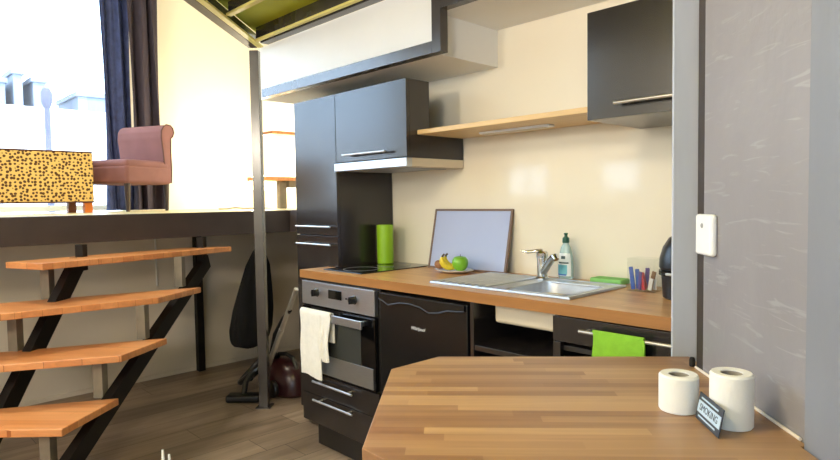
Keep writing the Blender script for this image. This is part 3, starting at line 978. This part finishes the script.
la = thing('globe_lamp', 'glowing globe lamp on the deck against the bright cream wall beside the post', 'lamp', (-5.2, 2.90, 1.182))
obj('base', MB().lathe([(0, 0), (.08, 0), (.085, .008), (.07, .02), (.02, .03), (.016, .14), (.03, .16), (0, .16)], (-5.2, 2.90, 1.182), 28), M_WPLAST, la)
M_GLOW = mat('glowing_globe', (255, 240, 200), .5, emit=(255, 232, 180), estr=7)
obj('globe', MB().lathe([(.001, -.09)]+[(.09*math.cos(a*math.pi/16), .09*math.sin(a*math.pi/16)) for a in range(-7, 8)]+[(.001, .09)], (-5.2, 2.90, 1.43), 32), M_GLOW, la)
cab_pts = [(-5.12, 2.86, 1.188), (-5.0, 2.62, 1.190), (-4.93, 2.52, 1.20), (-4.95, 2.44, 1.189), (-5.05, 2.42, 1.188)]
obj('cable', MB().tube(cab_pts, .006, 8), M_BRONZE, la)

us = thing('loft_stair', 'two wooden treads of the loft stair against the lit wall beside the tall cabinet', 'staircase', (-4.95, 3.05, 1.182))
obj('tread', MB().box(-4.98, -4.76, 2.80, 3.29, 1.850, 1.878, .004), M_TREAD, us)
obj('tread', MB().box(-4.98, -4.76, 2.66, 3.29, 1.435, 1.468, .004), M_TREAD, us)
obj('post', MB().box(-4.90, -4.84, 2.91, 2.98, 1.182, 1.435, .003), M_BRONZE, us)
obj('bracket', MB().box(-4.90, -4.80, 2.98, 3.29, 1.375, 1.435, .003), M_BRONZE, us)
obj('post', MB().box(-4.92, -4.86, 3.235, 3.295, 1.468, 1.850, .003), M_BRONZE, us)

# ================================================================== under the deck: coat, vacuum cleaner
ct = thing('hanging_coat', 'black coat hanging from a hook under the deck behind the slim post', 'coat', (-3.80, 1.99, .25))
prf = [(.0, .012), (.05, .045), (.14, .085), (.30, .115), (.45, .140), (.58, .150), (.66, .135), (.70, .10), (.715, .03)]


def coat(u, v):
    z = .945-.715*v
    s = v*.715
    w = prf[-1][1]
    for (a, ra), (bb, rb) in zip(prf, prf[1:]):
        if a <= s <= bb:
            w = ra+(rb-ra)*(s-a)/(bb-a)
    an = u*2*math.pi
    fold = 1+.10*math.sin(an*5+v*3)+.05*math.sin(an*9)
    yc = 2.105-.09*v
    return (-3.80+w*.42*math.sin(an)*fold, yc+w*math.cos(an)*fold, z)


obj('body', MB().sheet(coat, 60, 30, 0), M_COAT, ct)
obj('hanging_loop', MB().tube([(-3.80, 2.105, .935), (-3.80, 2.125, .96), (-3.79, 2.15, .99), (-3.79, 2.145, 1.03), (-3.79, 2.14, 1.059)], .007, 8), M_STEEL, ct)

vc = thing('vacuum_cleaner', 'dark red canister vacuum cleaner with black hose and chrome tube behind the post', 'vacuum cleaner', (-3.45, 2.05, 0))


def dome(u, v):
    a = u*2*math.pi
    h = v*math.pi/2
    e = .75
    return (-3.42+.20*math.cos(a)*abs(math.cos(h))**e, 2.06+.125*math.sin(a)*abs(math.cos(h))**e, .045+.17*math.sin(h))


obj('body', MB().sheet(dome, 40, 12, 0).lathe([(0, .045), (.999, .045), (1.0, .02), (.9, .0), (0, 0)], (-3.42, 2.06, .0), 40, .20, .125), M_RED, vc)
for yy in (1.93, 2.19):
    mt = Matrix.Translation((-3.36, yy, .055)) @ Matrix.Rotation(math.radians(90), 4, 'X')
    obj('wheel', MB().lathe([(0, -.015), (.05, -.015), (.055, -.008), (.055, .008), (.05, .015), (0, .015)], n=28, mtx=mt), M_BLACKP, vc)
obj('carry_handle', MB().tube([(-3.53, 2.06, .18), (-3.49, 2.06, .235), (-3.40, 2.06, .25), (-3.32, 2.06, .235), (-3.28, 2.06, .17)], .013, 10), M_BLACKP, vc)
tb = MB().tube([(-3.32, 1.885, .23), (-3.16, 1.885, .475)], .0165, 14).tube([(-3.16, 1.885, .475), (-2.985, 1.885, .735)], .014, 14)
obj('tube', tb, M_SATIN, vc)
obj('grip', MB().tube([(-3.06, 1.885, .60), (-3.16, 1.90, .54), (-3.26, 1.90, .43), (-3.30, 1.89, .30)], [.012, .014, .014, .012], 10), M_BLACKP, vc)
hs = []
for i in range(60):
    t = i/59
    a = t*2*math.pi*1.5+1.2
    hs.append((-3.585+.075*math.cos(a)+.10*t, 1.90+.10*math.sin(a)+.05*t, (.15+.09*math.sin(a+.6)*(1-.3*t)+.02*t)))
obj('hose', MB().tube(hs, .020, 10), M_BLACKP, vc)
obj('floor_head', MB().box(-.105, .105, -.045, .045, .004, .05, .015, 3, Matrix.Translation((-3.425, 1.765, 0)) @ Matrix.Rotation(math.radians(46), 4, 'Z'))
    .tube([(-3.44, 1.77, .04), (-3.46, 1.80, .11), (-3.48, 1.88, .18)], .018, 10), M_BLACKP, vc)

# pale prongs at the bottom of the view: top of a small wire stand
ws = thing('wire_stand', 'small pale metal stand whose two prongs show above the bottom edge of the view', 'stand', (-2.27, .82, 0))
for k, (dx, dy) in enumerate(((0, 0), (.030, .012))):
    obj('prong', MB().tube([(-2.298+dx, .845+dy, .305-.012*k), (-2.280+dx, .840+dy, .25), (-2.270+dx*.6, .835+dy*.6, .02)], [.004, .008, .007], 8), M_WPLAST, ws)
obj('base', MB().lathe([(0, .02), (.09, .018), (.095, 0), (0, 0)], (-2.262, .84, 0), 28), M_WPLAST, ws)

# ================================================================== bar table, post, plaster wall
tb_ = thing('bar_table', 'butcher-block bar table with clipped corners against the grey plaster wall', 'table', wf(.2, 1.2), TURN)
zt = .82
tp = [(-.160, .985), (-.160, 1.463), (-.046, 1.581), (.606, 1.581), (.606, 1.478), (.581, 1.478), (.581, 1.007), (.568, 1.007), (.568, .872), (-.046, .872)]
obj('tabletop', MB().prism([tuple(wf(p, w).xy) for p, w in tp], zt-.036, zt, .003, 2), M_TABLE, tb_)
for p, w in ((.02, 1.03), (.02, 1.40), (.50, 1.40), (.50, 1.00)):
    obj('leg', MB().box(-.025, .025, -.025, .025, 0, zt-.037, .003, mtx=TR(p, w)), M_STEEL, tb_)

tag(obj('square_column', MB().box(.565, .628, 1.586, 1.597, 0, 2.28, .002, mtx=TR(0, 0)).box(.592, .602, 1.597, 1.642, 0, 2.28, .001, mtx=TR(0, 0)), M_POST, base=wf(.59, 1.62), rz=TURN),
    'pale blue-grey square steel column at the end of the bar table', 'post')
tag(obj('joint_strip', MB().box(.583, .610, 1.438, 1.474, 0, 2.28, .001, mtx=TR(0, 0)), M_SEAM, base=wf(.59, 1.455), rz=TURN),
    'narrow dark brown upright strip between the steel column and the plaster wall', 'strip')
struct('wall_plaster', MB().box(.583, .70, 1.005, 1.437, 0, 2.28, 0, mtx=TR(0, 0)).box(.632, .70, 1.437, 1.63, 0, 2.28, 0, mtx=TR(0, 0)), M_CONC, base=wf(.6, 1.3), rz=TURN)
struct('wall_pilaster', MB().box(.570, .70, .30, 1.005, 0, 2.28, .004, mtx=TR(0, 0)), M_PIL, base=wf(.6, .7), rz=TURN)
hg = MB().lathe([(0, 0), (.006, 0), (.007, .003), (.007, .016), (.005, .022), (0, .022)], wf(.577, 1.485, .8205), 18)
tag(obj('floor_hinge', hg, M_MATTEB, base=wf(.577, 1.485, .82)), 'small black fitting at the foot of the dark strip on the table', 'fitting')
struct('trim_1', MB().tube([wf(.5795, 1.47, .8225), wf(.5795, 1.03, .8225)], .0032, 8), M_WLINE)

dv = thing('wall_thermostat', 'white rounded control box mounted on the grey plaster wall', 'control box', wf(.583, 1.41, 1.1), TURN)
obj('case', MB().box(.566, .5828, 1.362, 1.446, 1.100, 1.194, .007, 4, TR(0, 0)), M_WPLAST, dv)
mt = TR(0, 0) @ Matrix.Translation((.5655, 1.405, 1.168)) @ Matrix.Rotation(math.radians(-90), 4, 'Y')
obj('button', MB().lathe([(0, .0015), (.005, .0015), (.006, 0), (0, 0)], n=20, mtx=mt), M_GREYP, dv)


def roll(p, w, r, h, label):
    c = wf(p, w, zt+.0005)
    t = thing('tissue_roll', label, 'tissue roll', c)
    obj('paper', MB().lathe([(.019, .001), (r-.002, 0), (r, .003), (r, h-.004), (r-.003, h), (.019, h-.001), (.019, .001)], c, 48), M_PAPER, t)
    obj('cardboard_core', MB().lathe([(.0165, .001), (.0188, .001), (.0188, h-.003), (.0165, h-.003), (.0165, .001)], c, 28), M_CARD, t)


roll(.433, 1.180, .0365, .071, 'shorter white tissue roll on the table, nearer the steel column')
roll(.497, 1.100, .0365, .097, 'taller white tissue roll on the table behind the small dark sign')

# small tented sign leaning against the taller roll
sg = thing('table_sign', 'small dark card sign with a pale lettered band leaning on the taller tissue roll', 'sign', wf(.45, 1.09, zt))
a = wf(.449, 1.138, zt+.001)
b_ = wf(.4465, 1.034, zt+.001)
ux = (b_-a).normalized()
lean = math.radians(11)
side = Vector((0, 0, 1)).cross(ux)
if side.dot(wf(1, 0)) < 0:
    side = -side
uz = Vector((0, 0, 1))*math.cos(lean)+side*math.sin(lean)
un = ux.cross(uz).normalized()
sm = Matrix((ux.to_4d(), uz.to_4d(), un.to_4d(), (0, 0, 0, 1))).transposed()
sm[3] = (0, 0, 0, 1)
for i in range(3):
    sm[i][3] = a[i]
sw, sh = (b_-a).length, .050
outw = -1 if un.dot(side) > 0 else 1
obj('card', MB().box(0, sw, 0, sh, -.001, .001, .0005, mtx=sm), M_SIGND, sg)
obj('band', MB().box(.003, sw-.003, .014, .036, .001, .0014, 0, mtx=sm), M_SIGNL, sg)
tx = MB().text('SMOKING', .0175, sm @ Matrix.Translation((sw/2, .025, .0016)), .0002)
obj('lettering', tx, M_SIGND, sg)
for zq in (.0405, .0065):
    ln = MB()
    ln.box(.012, sw-.018, zq, zq+.003, .001, .0015, 0, mtx=sm)
    obj('small_print', ln, M_SIGNL, sg)

# ================================================================== outside the window
struct('floor_terrace', MB().box(-60, XB-.15, -40, 60, .9, 1.0, 0), M_OUTG)
tag(obj('garden_wall', MB().box(-12.2, -12, -20, 20, 1.0, 2.94, .02), M_OUTW, base=(-12.1, 0, 1.0)), 'white boundary wall outside the window', 'wall')
bl = [(-36, 4.6, 6.25, 7.4, 'pale distant block beyond the white wall at the far left of the window'),
      (-36, 6.60, 7.0, 7.9, 'narrow pale distant tower beyond the white wall, second from the left'),
      (-36, 7.45, 8.0, 7.6, 'pale distant block beyond the white wall just left of the pole'),
      (-36, 9.5, 12.5, 7.1, 'low pale distant block beyond the white wall beside the curtain')]
for x, y0, y1, zz, lab in bl:
    o = thing('distant_building', lab, 'building', (x, (y0+y1)/2, 1.0))
    obj('wall', MB().box(x-4, x, y0, y1, 1.0, zz, .02), M_OUTB, o)
    obj('roof', MB().box(x-4.1, x+.1, y0-.1, y1+.1, zz, zz+.25, .02), M_OUTB, o)
po = thing('street_pole', 'grey pole with a rounded head outside the window', 'pole', (-9.5, 2.12, 1.0))
obj('shaft', MB().tube([(-9.5, 2.12, 1.0), (-9.5, 2.12, 2.6)], [.045, .035], 12), M_OUTD, po)
obj('head', MB().lathe([(0, 0), (.04, .03), (.07, .12), (.07, .24), (.04, .30), (0, .31)], (-9.5, 2.12, 2.55), 20), M_OUTD, po)

# ================================================================== light
W = bpy.data.worlds.new('sky')
bpy.context.scene.world = W
W.use_nodes = True
nt = W.node_tree
bg = nt.nodes['Background']
bg.inputs['Color'].default_value = (.54, .75, 1.0, 1)
bg.inputs['Strength'].default_value = 8.0


def portal(name, loc, rot, sx, sy):
    L = bpy.data.lights.new(name, 'AREA')
    L.shape = 'RECTANGLE'
    L.size, L.size_y = sx, sy
    L.cycles.is_portal = True
    o = bpy.data.objects.new(name, L)
    o.location = loc
    o.rotation_euler = rot
    COL.objects.link(o)


portal('window_portal', (XB-.02, (WY0+WY1)/2, (WZ0+WZ1)/2), (0, math.radians(-90), 0), WZ1-WZ0, WY1-WY0)
portal('rear_window_portal', ((BX0+BX1)/2, YB-.02, (BZ0+BZ1)/2), (math.radians(90), 0, 0), BX1-BX0, BZ1-BZ0)


portal('added_window_portal', ((HX0+HX1)/2, YB-.02, 3.16), (math.radians(90), 0, 0), HX1-HX0, 1.68)


def lamp(name, loc, power, col, size=.25, kind='POINT', rot=(0, 0, 0)):
    L = bpy.data.lights.new(name, kind)
    L.energy = power
    L.color = col
    if kind == 'AREA':
        L.shape = 'DISK'
        L.size = size
    else:
        L.shadow_soft_size = size
    o = bpy.data.objects.new(name, L)
    o.location = loc
    o.rotation_euler = rot
    COL.objects.link(o)
    return o


S = bpy.data.lights.new('sun', 'SUN')
S.energy = 6
S.angle = .01
so = bpy.data.objects.new('sun', S)
so.rotation_euler = Vector((-.5, .10, -.86)).to_track_quat('-Z', 'Y').to_euler()
COL.objects.link(so)
WARM = (1.0, .85, .66)
lamp('loft_ceiling_light', (-1.0, .3, 1.98), 38, WARM, .10)
lamp('added_room_light', (-1.6, -1.7, 1.9), 100, (1, .90, .76), .12)  # unseen fill lamp, added to brighten the partition under the deck
lamp('deck_lamp_light', (-5.2, 2.90, 1.66), 48, (1, .90, .70), .10)
lamp('high_ceiling_light', (-3.9, .2, 4.1), 60, (1, .88, .70), .5, 'AREA')

# ================================================================== camera
cam = bpy.data.cameras.new('camera')
cam.sensor_fit = 'HORIZONTAL'
cam.sensor_width = 36
cam.lens = 600.65/840*36
cam.clip_start = .02
co = bpy.data.objects.new('camera', cam)
COL.objects.link(co)
PI_, RO = math.radians(2.803), math.radians(.8768)
aa = math.radians(44.05)
fwd0 = Vector((-math.cos(aa), math.sin(aa), 0))
right0 = Vector((math.sin(aa), math.cos(aa), 0))
up0 = Vector((0, 0, 1))
fw = fwd0*math.cos(PI_)-up0*math.sin(PI_)
u = fwd0*math.sin(PI_)+up0*math.cos(PI_)
c_, s_ = math.cos(RO), math.sin(RO)
Rv = c_*right0 - s_*u
Uv = s_*right0 + c_*u
m = Matrix((Rv.to_4d(), Uv.to_4d(), (-fw).to_4d(), (0, 0, 0, 1))).transposed()
m[3] = (0, 0, 0, 1)
m[0][3], m[1][3], m[2][3] = 0, 0, H
co.matrix_world = m
sc_ = bpy.context.scene
sc_.camera = co
sc_.view_settings.view_transform = 'Standard'
sc_.view_settings.look = 'None'
sc_.view_settings.gamma = 1
sc_.view_settings.exposure = 0.0
sc_.cycles.max_bounces = 8
sc_.cycles.transparent_max_bounces = 12
